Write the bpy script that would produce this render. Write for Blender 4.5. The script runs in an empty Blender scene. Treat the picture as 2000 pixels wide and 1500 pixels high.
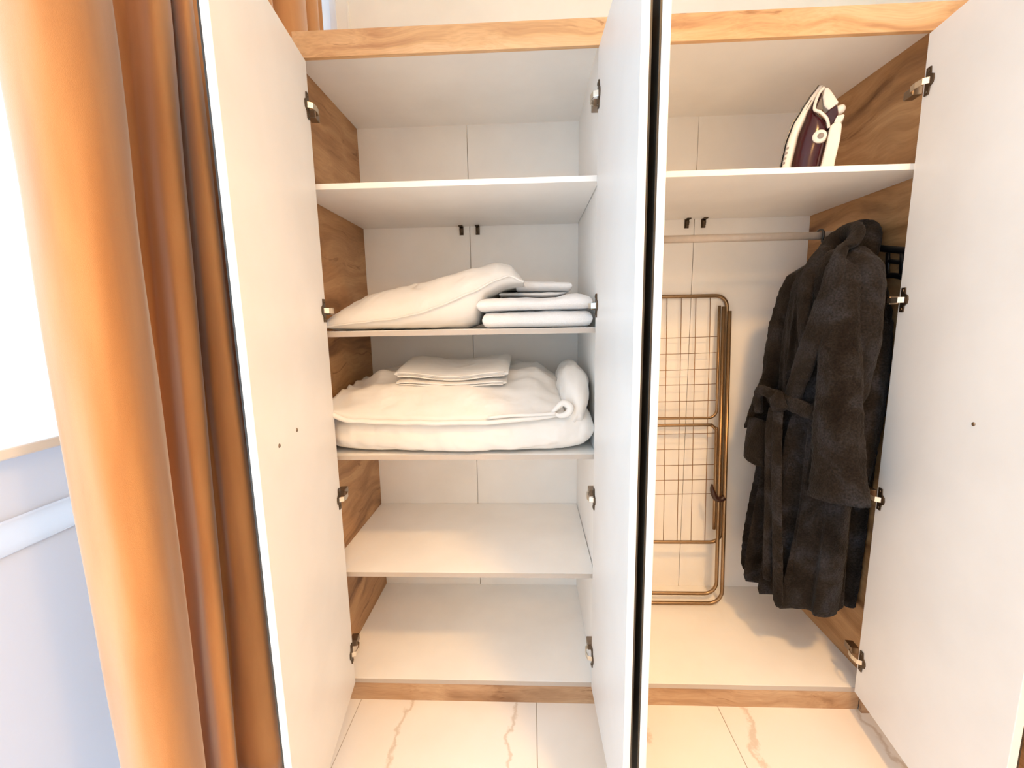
import bpy, bmesh, math, random
from mathutils import Vector, Matrix, noise
random.seed(7)
scene = bpy.context.scene
COL = scene.collection

# ------------------------------------------------------------------ camera
cam_d = bpy.data.cameras.new('camera')
cam_d.sensor_fit = 'HORIZONTAL'; cam_d.sensor_width = 36.0
cam_d.lens = 835.7 / 2000 * 36.0
cam_d.clip_start = 0.02; cam_d.clip_end = 200
cam = bpy.data.objects.new('camera', cam_d); COL.objects.link(cam)
yaw, pitch, roll = .0427, -.1481, -.0174
fw = Vector((-math.sin(yaw) * math.cos(pitch), math.cos(yaw) * math.cos(pitch), math.sin(pitch)))
rt = Vector((math.cos(yaw), math.sin(yaw), 0)); up = rt.cross(fw)
r2 = rt * math.cos(roll) + up * math.sin(roll); u2 = up * math.cos(roll) - rt * math.sin(roll)
M = Matrix((r2, u2, -fw)).transposed().to_4x4(); M.translation = Vector((.6753, -1.2710, 1.2787))
cam.matrix_world = M
scene.camera = cam

# ------------------------------------------------------------------ world, lights, exposure
world = bpy.data.worlds.new('sky'); scene.world = world; world.use_nodes = True
wn = world.node_tree.nodes; bgn = wn['Background']
bgn.inputs[0].default_value = (.52, .76, .96, 1); bgn.inputs[1].default_value = 3.85

def area(name, loc, rot, sx, sy, power, col, shape='RECTANGLE'):
    l = bpy.data.lights.new(name, 'AREA'); l.shape = shape; l.size = sx
    if shape == 'RECTANGLE': l.size_y = sy
    l.energy = power; l.color = col
    o = bpy.data.objects.new(name, l); COL.objects.link(o); o.location = loc; o.rotation_euler = rot
    return o
# ceiling lamp of the room, a warm disc just under the ceiling
l1 = area('ceiling_lamp_light', (1.42, -1.27, 2.62), (0, 0, 0), .26, .26, 31, (1.0, .56, .21), 'DISK')
l1.data.spread = math.radians(140)
# added warm fill light behind the viewpoint, brightens curtain folds and wardrobe interior
l2 = area('rear_fill_light', (.95, -2.45, 2.62), (0, 0, 0), .40, .40, 20, (1.0, .52, .18), 'DISK')
# daylight portal at the window opening (guides sampling of the sky, gives no light of its own)
pt = area('window_daylight_portal', (-.40, -1.30, 1.28), (0, math.radians(-90), 0), 2.5, 3.7, 10, (1, 1, 1))
pt.data.cycles.is_portal = True

scene.view_settings.view_transform = 'Standard'
scene.view_settings.look = 'None'
scene.view_settings.gamma = 1.0
scene.view_settings.use_curve_mapping = False
scene.view_settings.exposure = 0.0
scene.cycles.use_denoising = True
scene.cycles.max_bounces = 10
scene.cycles.diffuse_bounces = 7
scene.cycles.sample_clamp_indirect = 8

# ------------------------------------------------------------------ materials
def srgb(r, g, b):
    f = lambda c: (c / 255 / 12.92) if c / 255 <= .04045 else ((c / 255 + .055) / 1.055) ** 2.4
    return (f(r), f(g), f(b), 1)

def mat(name):
    m = bpy.data.materials.new(name); m.use_nodes = True
    nt = m.node_tree; return m, nt, nt.nodes['Principled BSDF']

def N(nt, t, **kw):
    n = nt.nodes.new(t)
    for k, v in kw.items():
        if k.startswith('i_'): n.inputs[k[2:].replace('_', ' ')].default_value = v
        else: setattr(n, k, v)
    return n

def ramp(nt, stops):
    n = nt.nodes.new('ShaderNodeValToRGB'); e = n.color_ramp.elements
    while len(e) > 1: e.remove(e[-1])
    e[0].position = stops[0][0]; e[0].color = stops[0][1]
    for p, c in stops[1:]:
        x = e.new(p); x.color = c
    return n

def plain(name, col, rough=.5, metal=0, noise_amt=.03, scale=6, bump=0, bscale=200, sheen=0, spec=.5):
    m, nt, b = mat(name)
    tc = N(nt, 'ShaderNodeTexCoord')
    nz = N(nt, 'ShaderNodeTexNoise', i_Scale=scale, i_Detail=4.0)
    nt.links.new(tc.outputs['Object'], nz.inputs['Vector'])
    lo = tuple(c * (1 - noise_amt) for c in col[:3]) + (1,); hi = tuple(min(1, c * (1 + noise_amt)) for c in col[:3]) + (1,)
    rp = ramp(nt, [(.3, lo), (.7, hi)])
    nt.links.new(nz.outputs['Fac'], rp.inputs['Fac']); nt.links.new(rp.outputs['Color'], b.inputs['Base Color'])
    b.inputs['Roughness'].default_value = rough; b.inputs['Metallic'].default_value = metal
    b.inputs['Specular IOR Level'].default_value = spec
    if sheen:
        b.inputs['Sheen Weight'].default_value = sheen; b.inputs['Sheen Roughness'].default_value = .4
    if bump:
        n2 = N(nt, 'ShaderNodeTexNoise', i_Scale=bscale, i_Detail=3.0)
        nt.links.new(tc.outputs['Object'], n2.inputs['Vector'])
        bp = N(nt, 'ShaderNodeBump', i_Strength=bump, i_Distance=.002)
        nt.links.new(n2.outputs['Fac'], bp.inputs['Height']); nt.links.new(bp.outputs['Normal'], b.inputs['Normal'])
    return m

def wood(name, axis, light, mid, dark, scale=1.0, seed=0, rough=.5):
    """oak decor: grain runs along axis (0 x, 1 y), wavy cathedral bands, fine pores, a few dark streaks"""
    m, nt, b = mat(name)
    tc = N(nt, 'ShaderNodeTexCoord')
    mp = N(nt, 'ShaderNodeMapping'); nt.links.new(tc.outputs['Object'], mp.inputs['Vector'])
    mp.inputs['Location'].default_value = (seed * 1.7, seed * .9, seed * 2.3)
    # low-frequency warp of the coordinate
    w = N(nt, 'ShaderNodeTexNoise', i_Scale=2.6, i_Detail=2.0); nt.links.new(mp.outputs[0], w.inputs['Vector'])
    sub = N(nt, 'ShaderNodeVectorMath', operation='SUBTRACT'); nt.links.new(w.outputs['Color'], sub.inputs[0]); sub.inputs[1].default_value = (.5, .5, .5)
    sc = N(nt, 'ShaderNodeVectorMath', operation='SCALE'); nt.links.new(sub.outputs[0], sc.inputs[0]); sc.inputs['Scale'].default_value = .16
    ad = N(nt, 'ShaderNodeVectorMath', operation='ADD'); nt.links.new(mp.outputs[0], ad.inputs[0]); nt.links.new(sc.outputs[0], ad.inputs[1])
    def stretched(a, c, detail, dist=0.0):
        s = [c * scale] * 3; s[axis] = a * scale
        q = N(nt, 'ShaderNodeMapping'); q.inputs['Scale'].default_value = s
        nt.links.new(ad.outputs[0], q.inputs['Vector'])
        z = N(nt, 'ShaderNodeTexNoise', i_Scale=1.0, i_Detail=detail, i_Distortion=dist)
        nt.links.new(q.outputs[0], z.inputs['Vector']); return z
    a = stretched(1.3, 11, 5.0, .8); r1 = ramp(nt, [(.30, dark), (.46, mid), (.62, light), (.8, mid)])
    nt.links.new(a.outputs['Fac'], r1.inputs['Fac'])
    f = stretched(5, 170, 4.0); r2_ = ramp(nt, [(.35, (.78, .74, .70, 1)), (.6, (1, 1, 1, 1))])
    nt.links.new(f.outputs['Fac'], r2_.inputs['Fac'])
    k = stretched(1.6, 24, 6.0, 1.6); r3 = ramp(nt, [(.30, (.52, .40, .30, 1)), (.37, (1, 1, 1, 1))])
    nt.links.new(k.outputs['Fac'], r3.inputs['Fac'])
    m1 = N(nt, 'ShaderNodeMix', data_type='RGBA', blend_type='MULTIPLY'); m1.inputs['Factor'].default_value = .55
    nt.links.new(r1.outputs[0], m1.inputs['A']); nt.links.new(r2_.outputs[0], m1.inputs['B'])
    m2 = N(nt, 'ShaderNodeMix', data_type='RGBA', blend_type='MULTIPLY'); m2.inputs['Factor'].default_value = .8
    nt.links.new(m1.outputs['Result'], m2.inputs['A']); nt.links.new(r3.outputs[0], m2.inputs['B'])
    nt.links.new(m2.outputs['Result'], b.inputs['Base Color'])
    b.inputs['Roughness'].default_value = rough
    bp = N(nt, 'ShaderNodeBump', i_Strength=.12, i_Distance=.001)
    nt.links.new(f.outputs['Fac'], bp.inputs['Height']); nt.links.new(bp.outputs['Normal'], b.inputs['Normal'])
    return m

OAKL, OAKM, OAKD = srgb(192, 150, 104), srgb(168, 124, 80), srgb(112, 73, 40)
M_OAK_Y = wood('oak_side', 1, OAKL, OAKM, OAKD, 1.0, 3)
M_OAK_X = wood('oak_front', 0, srgb(226, 186, 142), srgb(212, 168, 120), srgb(186, 138, 94), 1.3, 5)
M_OAK_P = wood('oak_plinth', 0, srgb(194, 162, 128), srgb(176, 140, 106), srgb(136, 100, 70), 1.5, 9)
M_WHITE = plain('white_board', srgb(247, 246, 243), .42, bump=.05, bscale=500)
M_DOOR = plain('white_door_board', srgb(234, 232, 229), .38, bump=.05, bscale=420)
M_EDGE = plain('grey_edge_band', srgb(186, 176, 166), .5)
M_DARKGLASS = plain('dark_mirror_back', srgb(52, 46, 38), .25, noise_amt=.2)
M_NICKEL = plain('aged_nickel', srgb(150, 134, 118), .35, 1.0, .1, 40)
M_NICKEL_L = plain('bright_nickel', srgb(222, 212, 196), .28, 1.0, .05, 40)
M_NICKEL_D = plain('dark_nickel', srgb(92, 78, 64), .4, .9, .15, 40)
M_RAIL = plain('brushed_steel_rail', srgb(186, 176, 166), .6, .35, .05, 60)
M_WALL = plain('cream_wall_paint', srgb(250, 244, 232), .85, bump=.06, bscale=90)
M_CEIL = plain('white_ceiling_paint', srgb(250, 249, 246), .9)
M_PVC = plain('white_window_plastic', srgb(236, 240, 248), .35)
M_GROUT = plain('grey_grout', srgb(176, 166, 152), .9)
def linen():
    m, nt, b = mat('white_cotton'); b.inputs['Base Color'].default_value = srgb(226, 224, 220)
    b.inputs['Roughness'].default_value = .85; b.inputs['Specular IOR Level'].default_value = .2
    tc = N(nt, 'ShaderNodeTexCoord')
    w = N(nt, 'ShaderNodeTexNoise', i_Scale=7.0, i_Detail=3.0); nt.links.new(tc.outputs['Object'], w.inputs['Vector'])
    sc = N(nt, 'ShaderNodeVectorMath', operation='SCALE'); sc.inputs['Scale'].default_value = .16; nt.links.new(w.outputs['Color'], sc.inputs[0])
    ad = N(nt, 'ShaderNodeVectorMath', operation='ADD'); nt.links.new(tc.outputs['Object'], ad.inputs[0]); nt.links.new(sc.outputs[0], ad.inputs[1])
    n1 = N(nt, 'ShaderNodeTexNoise', i_Scale=11.0, i_Detail=4.0, i_Roughness=.5); n1.noise_type = 'RIDGED_MULTIFRACTAL'
    nt.links.new(ad.outputs[0], n1.inputs['Vector'])
    n2 = N(nt, 'ShaderNodeTexNoise', i_Scale=500.0, i_Detail=2.0); nt.links.new(tc.outputs['Object'], n2.inputs['Vector'])
    b1 = N(nt, 'ShaderNodeBump', i_Strength=.8, i_Distance=.010); nt.links.new(n1.outputs['Fac'], b1.inputs['Height'])
    b2 = N(nt, 'ShaderNodeBump', i_Strength=.10, i_Distance=.001); nt.links.new(n2.outputs['Fac'], b2.inputs['Height'])
    nt.links.new(b1.outputs['Normal'], b2.inputs['Normal']); nt.links.new(b2.outputs['Normal'], b.inputs['Normal'])
    return m
M_LINEN = linen()
M_TOWEL = plain('white_terry', srgb(232, 231, 230), .95, bump=.7, bscale=420, sheen=.3)
M_RACK = plain('bronze_toned_tube', srgb(148, 122, 92), .34, .85, .1, 30)
M_WIRE = plain('bronze_wire', srgb(150, 112, 72), .4, .6, .1, 30)
M_BROWNP = plain('dark_brown_plastic', srgb(52, 30, 24), .4)
M_BLACKP = plain('black_plastic', srgb(14, 13, 14), .35)
M_IRONW = plain('ivory_plastic', srgb(244, 238, 228), .25)
M_IRONM = plain('maroon_plastic', srgb(58, 10, 20), .18)
M_IRONG = plain('grey_print', srgb(150, 140, 134), .6)
M_STEEL = plain('soleplate_steel', srgb(150, 148, 146), .25, 1.0)
M_FACADE = plain('pale_render_facade', srgb(252, 240, 226), .9)
M_FACADE2 = plain('grey_facade_trim', srgb(232, 212, 192), .8)

def velvet():
    m, nt, b = mat('ochre_velvet')
    tc = N(nt, 'ShaderNodeTexCoord')
    mp = N(nt, 'ShaderNodeMapping'); mp.inputs['Scale'].default_value = (14, 14, 2.2); nt.links.new(tc.outputs['Object'], mp.inputs['Vector'])
    nz = N(nt, 'ShaderNodeTexNoise', i_Scale=1.0, i_Detail=6.0); nt.links.new(mp.outputs[0], nz.inputs['Vector'])
    rp = ramp(nt, [(.32, srgb(194, 136, 82)), (.66, srgb(212, 156, 100))])
    nt.links.new(nz.outputs['Fac'], rp.inputs['Fac']); nt.links.new(rp.outputs[0], b.inputs['Base Color'])
    b.inputs['Roughness'].default_value = .8
    b.inputs['Sheen Weight'].default_value = .7; b.inputs['Sheen Roughness'].default_value = .45
    b.inputs['Sheen Tint'].default_value = (.92, .96, 1, 1)
    n2 = N(nt, 'ShaderNodeTexNoise', i_Scale=650.0, i_Detail=2.0); nt.links.new(tc.outputs['Object'], n2.inputs['Vector'])
    bp = N(nt, 'ShaderNodeBump', i_Strength=.25, i_Distance=.001)
    nt.links.new(n2.outputs['Fac'], bp.inputs['Height']); nt.links.new(bp.outputs['Normal'], b.inputs['Normal'])
    return m
M_VELVET = velvet()

def plush(name, c1, c2, c3):
    m, nt, b = mat(name)
    tc = N(nt, 'ShaderNodeTexCoord')
    nz = N(nt, 'ShaderNodeTexNoise', i_Scale=9.0, i_Detail=5.0, i_Distortion=.6); nt.links.new(tc.outputs['Object'], nz.inputs['Vector'])
    rp = ramp(nt, [(.32, c1), (.5, c2), (.68, c3)])
    nt.links.new(nz.outputs['Fac'], rp.inputs['Fac'])
    n2 = N(nt, 'ShaderNodeTexNoise', i_Scale=190.0, i_Detail=4.0); nt.links.new(tc.outputs['Object'], n2.inputs['Vector'])
    r2x = ramp(nt, [(.35, (.55, .55, .55, 1)), (.65, (1.25, 1.25, 1.25, 1))]); nt.links.new(n2.outputs['Fac'], r2x.inputs['Fac'])
    mx = N(nt, 'ShaderNodeMix', data_type='RGBA', blend_type='MULTIPLY'); mx.inputs['Factor'].default_value = 1
    nt.links.new(rp.outputs[0], mx.inputs['A']); nt.links.new(r2x.outputs[0], mx.inputs['B'])
    nt.links.new(mx.outputs['Result'], b.inputs['Base Color'])
    b.inputs['Roughness'].default_value = .95; b.inputs['Specular IOR Level'].default_value = .1
    b.inputs['Sheen Weight'].default_value = .05; b.inputs['Sheen Roughness'].default_value = .5
    bp = N(nt, 'ShaderNodeBump', i_Strength=.9, i_Distance=.004)
    nt.links.new(n2.outputs['Fac'], bp.inputs['Height']); nt.links.new(bp.outputs['Normal'], b.inputs['Normal'])
    return m
M_ROBE = plush('charcoal_plush', srgb(24, 18, 13), srgb(38, 33, 29), srgb(52, 52, 56))

def marble():
    m, nt, b = mat('cream_marble_tile')
    tc = N(nt, 'ShaderNodeTexCoord')
    w = N(nt, 'ShaderNodeTexNoise', i_Scale=4.5, i_Detail=7.0, i_Roughness=.6); nt.links.new(tc.outputs['Object'], w.inputs['Vector'])
    sc = N(nt, 'ShaderNodeVectorMath', operation='SCALE'); nt.links.new(w.outputs['Color'], sc.inputs[0]); sc.inputs['Scale'].default_value = .24
    ad = N(nt, 'ShaderNodeVectorMath', operation='ADD'); nt.links.new(tc.outputs['Object'], ad.inputs[0]); nt.links.new(sc.outputs[0], ad.inputs[1])
    wv = N(nt, 'ShaderNodeTexWave', wave_type='BANDS', bands_direction='X', i_Scale=.85, i_Distortion=1.0, i_Detail=3.0)
    nt.links.new(ad.outputs[0], wv.inputs['Vector'])
    rp = ramp(nt, [(0, srgb(216, 206, 194)), (.0022, srgb(230, 224, 216)), (.009, srgb(240, 237, 232)), (1, srgb(241, 238, 233))])
    nt.links.new(wv.outputs['Fac'], rp.inputs['Fac'])
    cl = N(nt, 'ShaderNodeTexNoise', i_Scale=2.4, i_Detail=5.0); nt.links.new(tc.outputs['Object'], cl.inputs['Vector'])
    rc = ramp(nt, [(.35, (.95, .93, .90, 1)), (.6, (1, 1, 1, 1))]); nt.links.new(cl.outputs['Fac'], rc.inputs['Fac'])
    mx = N(nt, 'ShaderNodeMix', data_type='RGBA', blend_type='MULTIPLY'); mx.inputs['Factor'].default_value = 1
    nt.links.new(rp.outputs[0], mx.inputs['A']); nt.links.new(rc.outputs[0], mx.inputs['B'])
    nt.links.new(mx.outputs['Result'], b.inputs['Base Color'])
    b.inputs['Roughness'].default_value = .32
    return m
M_MARBLE = marble()

def glassm():
    m = bpy.data.materials.new('window_glass'); m.use_nodes = True; nt = m.node_tree
    nt.nodes.remove(nt.nodes['Principled BSDF']); out = nt.nodes['Material Output']
    t = N(nt, 'ShaderNodeBsdfTransparent'); t.inputs[0].default_value = (.96, .98, 1, 1)
    g = N(nt, 'ShaderNodeBsdfGlossy'); g.inputs['Roughness'].default_value = .02
    mx = N(nt, 'ShaderNodeMixShader'); mx.inputs[0].default_value = .05
    nt.links.new(t.outputs[0], mx.inputs[1]); nt.links.new(g.outputs[0], mx.inputs[2])
    nt.links.new(mx.outputs[0], out.inputs[0]); return m
M_GLASS = glassm()
def frosted(name, fac):
    m = bpy.data.materials.new(name); m.use_nodes = True; nt = m.node_tree; b = nt.nodes['Principled BSDF']
    b.inputs['Base Color'].default_value = srgb(214, 220, 236); b.inputs['Roughness'].default_value = .5
    t = N(nt, 'ShaderNodeBsdfTranslucent'); t.inputs[0].default_value = srgb(250, 246, 246)
    mx = N(nt, 'ShaderNodeMixShader'); mx.inputs[0].default_value = fac
    nt.links.new(b.outputs[0], mx.inputs[1]); nt.links.new(t.outputs[0], mx.inputs[2])
    nt.links.new(mx.outputs[0], nt.nodes['Material Output'].inputs[0]); return m
M_FROST = frosted('frosted_panel', .34)
M_FROST2 = frosted('frosted_panel_clear', .46)

# ------------------------------------------------------------------ object helpers
def empty(name, loc, label=None, cat=None, group=None, kind=None):
    o = bpy.data.objects.new(name, None); COL.objects.link(o); o.location = loc; o.empty_display_size = .05
    tag(o, label, cat, group, kind); return o

def tag(o, label=None, cat=None, group=None, kind=None):
    if label: o['label'] = label
    if cat: o['category'] = cat
    if group: o['group'] = group
    if kind: o['kind'] = kind
    return o

def wloc(p):
    v = Vector((0, 0, 0))
    while p is not None:
        v += p.location; p = p.parent
    return v

def link_mesh(name, verts, faces, m, parent=None, smooth=False, fm=None):
    """verts in world space; stored relative to the parent (parents are never rotated)"""
    off = wloc(parent)
    me = bpy.data.meshes.new(name)
    me.from_pydata([tuple(Vector(v) - off) for v in verts], [], faces)
    bm = bmesh.new(); bm.from_mesh(me); bmesh.ops.recalc_face_normals(bm, faces=bm.faces[:]); bm.to_mesh(me); bm.free()
    for mm in (m if isinstance(m, (list, tuple)) else [m]): me.materials.append(mm)
    if fm:
        for p, i in zip(me.polygons, fm): p.material_index = i
    for p in me.polygons: p.use_smooth = smooth
    o = bpy.data.objects.new(name, me); COL.objects.link(o)
    if parent is not None: o.parent = parent
    return o

def boxgeo(x0, x1, y0, y1, z0, z1):
    v = [(x0, y0, z0), (x1, y0, z0), (x1, y1, z0), (x0, y1, z0), (x0, y0, z1), (x1, y0, z1), (x1, y1, z1), (x0, y1, z1)]
    f = [(0, 3, 2, 1), (4, 5, 6, 7), (0, 1, 5, 4), (1, 2, 6, 5), (2, 3, 7, 6), (3, 0, 4, 7)]
    return v, f

def bevel_obj(o, w, seg=2):
    bm = bmesh.new(); bm.from_mesh(o.data)
    bmesh.ops.bevel(bm, geom=bm.edges[:] + bm.verts[:], offset=w, segments=seg, affect='EDGES', profile=.5)
    bm.to_mesh(o.data); bm.free()
    return o

def box(name, x0, x1, y0, y1, z0, z1, m, parent=None, bev=.0008):
    v, f = boxgeo(x0, x1, y0, y1, z0, z1)
    o = link_mesh(name, v, f, m, parent)
    if bev: bevel_obj(o, bev)
    return o

def frame_box(name, O, e, n, a0, a1, b0, b1, z0, z1, m, parent, bev=.001):
    """box in the rotated horizontal frame O + a*e + b*n"""
    P = lambda a, b, z: (O[0] + a * e[0] + b * n[0], O[1] + a * e[1] + b * n[1], z)
    v = [P(a0, b0, z0), P(a1, b0, z0), P(a1, b1, z0), P(a0, b1, z0), P(a0, b0, z1), P(a1, b0, z1), P(a1, b1, z1), P(a0, b1, z1)]
    f = boxgeo(0, 1, 0, 1, 0, 1)[1]
    o = link_mesh(name, v, f, m, parent)
    if bev: bevel_obj(o, bev)
    return o

def smooth_path(pts, sub=6, closed=False):
    pts = [Vector(p) for p in pts]; out = []; n = len(pts)
    rng = range(n if closed else n - 1)
    for i in rng:
        p0 = pts[(i - 1) % n] if closed or i > 0 else pts[0] * 2 - pts[1]
        p1 = pts[i]; p2 = pts[(i + 1) % n]
        p3 = pts[(i + 2) % n] if closed or i + 2 < n else pts[-1] * 2 - pts[-2]
        for k in range(sub):
            t = k / sub
            out.append(.5 * ((2 * p1) + (p2 - p0) * t + (2 * p0 - 5 * p1 + 4 * p2 - p3) * t * t + (3 * p1 - p0 - 3 * p2 + p3) * t ** 3))
    if not closed: out.append(pts[-1])
    return out

def tube_geo(path, r, n=10, closed=False, caps=True, flat=None):
    """tube along a polyline; r a number or list; flat=(axis vector, scale) squashes along a direction"""
    path = [Vector(p) for p in path]; V = []; F = []; L = len(path); nrm = None
    for i, p in enumerate(path):
        a = path[(i - 1) % L] if closed or i > 0 else p
        b = path[(i + 1) % L] if closed or i < L - 1 else p
        t = (b - a).normalized()
        if nrm is None:
            h = Vector((0, 0, 1)) if abs(t.z) < .9 else Vector((1, 0, 0)); nrm = t.cross(h).normalized()
        nrm = (nrm - t * nrm.dot(t)).normalized(); bn = t.cross(nrm)
        rr = r[i] if isinstance(r, (list, tuple)) else r
        for k in range(n):
            an = 2 * math.pi * k / n; d = (nrm * math.cos(an) + bn * math.sin(an)) * rr
            if flat: d = d - flat[0] * d.dot(flat[0]) * (1 - flat[1])
            V.append(p + d)
    for i in range(L if closed else L - 1):
        j = (i + 1) % L
        for k in range(n):
            k2 = (k + 1) % n; F.append((i * n + k, i * n + k2, j * n + k2, j * n + k))
    if caps and not closed:
        F.append(tuple(range(n))); F.append(tuple((L - 1) * n + k for k in range(n)))
    return V, F

def join_geo(gs):
    V = []; F = []
    for v, f in gs:
        o = len(V); V += list(v); F += [tuple(i + o for i in q) for q in f]
    return V, F

def tube(name, path, r, m, parent, n=10, closed=False, flat=None):
    V, F = tube_geo(path, r, n, closed, True, flat)
    return link_mesh(name, V, F, m, parent, True)

def rings(name, R, m, parent, cap=True, smooth=True):
    """loft closed rings (lists of equal length)"""
    n = len(R[0]); V = [p for r in R for p in r]; F = []
    for i in range(len(R) - 1):
        for k in range(n):
            k2 = (k + 1) % n; F.append((i * n + k, i * n + k2, (i + 1) * n + k2, (i + 1) * n + k))
    if cap: F.append(tuple(range(n))); F.append(tuple((len(R) - 1) * n + k for k in range(n)))
    return link_mesh(name, V, F, m, parent, smooth)

def lerp_tab(tab, x):
    if x <= tab[0][0]: return tab[0][1]
    for (a, b), (c, d) in zip(tab, tab[1:]):
        if x <= c:
            t = (x - a) / (c - a); t = t * t * (3 - 2 * t) * .4 + t * .6
            return b + (d - b) * t
    return tab[-1][1]

nz = lambda x, y, z=0.0: noise.noise(Vector((x, y, z)))

# ------------------------------------------------------------------ the room
XL, XR, YB, YF, ZC = -.42, 1.97, .56, -3.3, 2.66
floor = empty('floor', (0, 0, 0), kind='structure')
box('grout_bed', XL, XR, YF, YB + .05, -.06, -.002, M_GROUT, floor, 0)
xs = [XL, .0845, .6845, 1.2845, 1.8845, XR]; ys = [YF, -2.42, -1.22, -.02 + .14, YB]
g = .0012
for i in range(5):
    for j in range(4):
        box('tile', xs[i] + g, xs[i + 1] - g, ys[j] + g, ys[j + 1] - g, -.012, 0, M_MARBLE, floor, .0006)

tag(box('ceiling', XL - .15, XR + .1, YF - .1, YB + .3, ZC, ZC + .1, M_CEIL, None, 0), kind='structure')
tag(box('wall_back', -.062, XR + .1, YB, YB + .12, 0, ZC, M_WALL, None, 0), kind='structure')
tag(box('wall_front', XL - .15, XR + .1, YF - .1, YF, 0, ZC, M_WALL, None, 0), kind='structure')
wr = box('wall_right', XR, XR + .1, YF, YB, 0, ZC, M_WALL, None, 0); tag(wr, kind='structure')
tr = box('trim_1', XR - .018, XR, YF + .02, -.002, 0, .92, M_OAK_Y, None, .001)
tag(tr, 'warm oak wall cladding right of the open wardrobe door', kind='structure')
tag(box('trim_2', -.018, -.010, YB - .006, YB, 0, ZC, M_WALL, None, .001), 'slim cream corner strip on the wall above the wardrobe', kind='structure')
# left wall: solid below the sill line and above the glazing
wl = empty('wall_left', (XL, 0, 0), kind='structure')
box('wall_head', XL - .12, XL, YF, YB + .12, 2.56, ZC, M_WALL, wl, 0)
box('wall_pier', XL - .12, XL, YF, -3.27, 0, 2.56, M_WALL, wl, 0)
# window: frame, glazing above, pale panels below
w1 = empty('window_1', (XL, -1, 0), kind='structure')
box('sill_rail', XL - .07, XL + .012, -.63, YB + .12, 1.010, 1.035, M_PVC, w1, .004)
box('head_rail', XL - .07, XL, -3.27, YB + .12, 2.50, 2.56, M_PVC, w1, .003)
for y, zb_ in ((-3.24, .0), (-2.16, .0), (-1.40, .0), (-.66, .0), (.42, 1.035), (.64, 1.035)):
    box('mullion', XL - .07, XL - .004, y - .03, y + .03, zb_, 2.5, M_PVC, w1, .003)
for a, b in ((-3.21, -2.19), (-2.13, -1.43), (-1.37, -.69)):
    box('pane', XL - .045, XL - .037, a, b, .06, 2.5, M_GLASS, w1, 0)
    box('bottom_rail', XL - .07, XL, a, b, .0, .06, M_PVC, w1, .003)
box('pane', XL - .045, XL - .037, -.63, .39, 1.035, 2.5, M_GLASS, w1, 0)
box('apron_panel', XL - .030, XL - .024, -.63, YB + .12, .875, 1.010, M_FROST, w1, 0)
box('apron_panel', XL - .030, XL - .024, -.63, YB + .12, .0, .80, M_FROST, w1, 0)
for y in (-.575, -.30, -.02):
    box('panel_bar', XL - .024, XL - .012, y - .009, y + .009, .0, .80, M_PVC, w1, .002)
box('ledge_band', XL - .034, XL - .020, -.63, YB, .80, .875, M_FROST2, w1, .004)
# narrow corner window end beside the back wall, glimpsed past the curtain
w2 = empty('window_2', (-.2, YB, 0), kind='structure')
box('post', -.0875, -.062, YB - .005, YB + .06, 0, ZC, M_PVC, w2, .002)
box('post', -.150, -.0885, YB + .004, YB + .05, 0, ZC, M_PVC, w2, .002)
box('pane', XL, -.150, YB + .02, YB + .026, 0, ZC, M_GLASS, w2, 0)

# pale building across the street, seen over-bright through the window
fb = empty('street_building', (-8.5, 2.0, -2), 'pale rendered building outside the window left of the curtain', 'building')
box('wall', -9.5, -8.6, -3, 9, -4, 5.2, M_FACADE, fb, 0)
box('cornice', -8.62, -8.3, -3, 9, 2.75, 3.0, M_FACADE2, fb, 0)
for y in (-1.2, .3, 1.8, 3.3):
    wv_ = box('window', -8.62, -8.57, y, y + .8, .2, 1.7, M_FACADE2, fb, 0)
    box('window_head', -8.62, -8.45, y - .1, y + .9, 1.95, 2.3, M_FACADE2, fb, 0)

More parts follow.
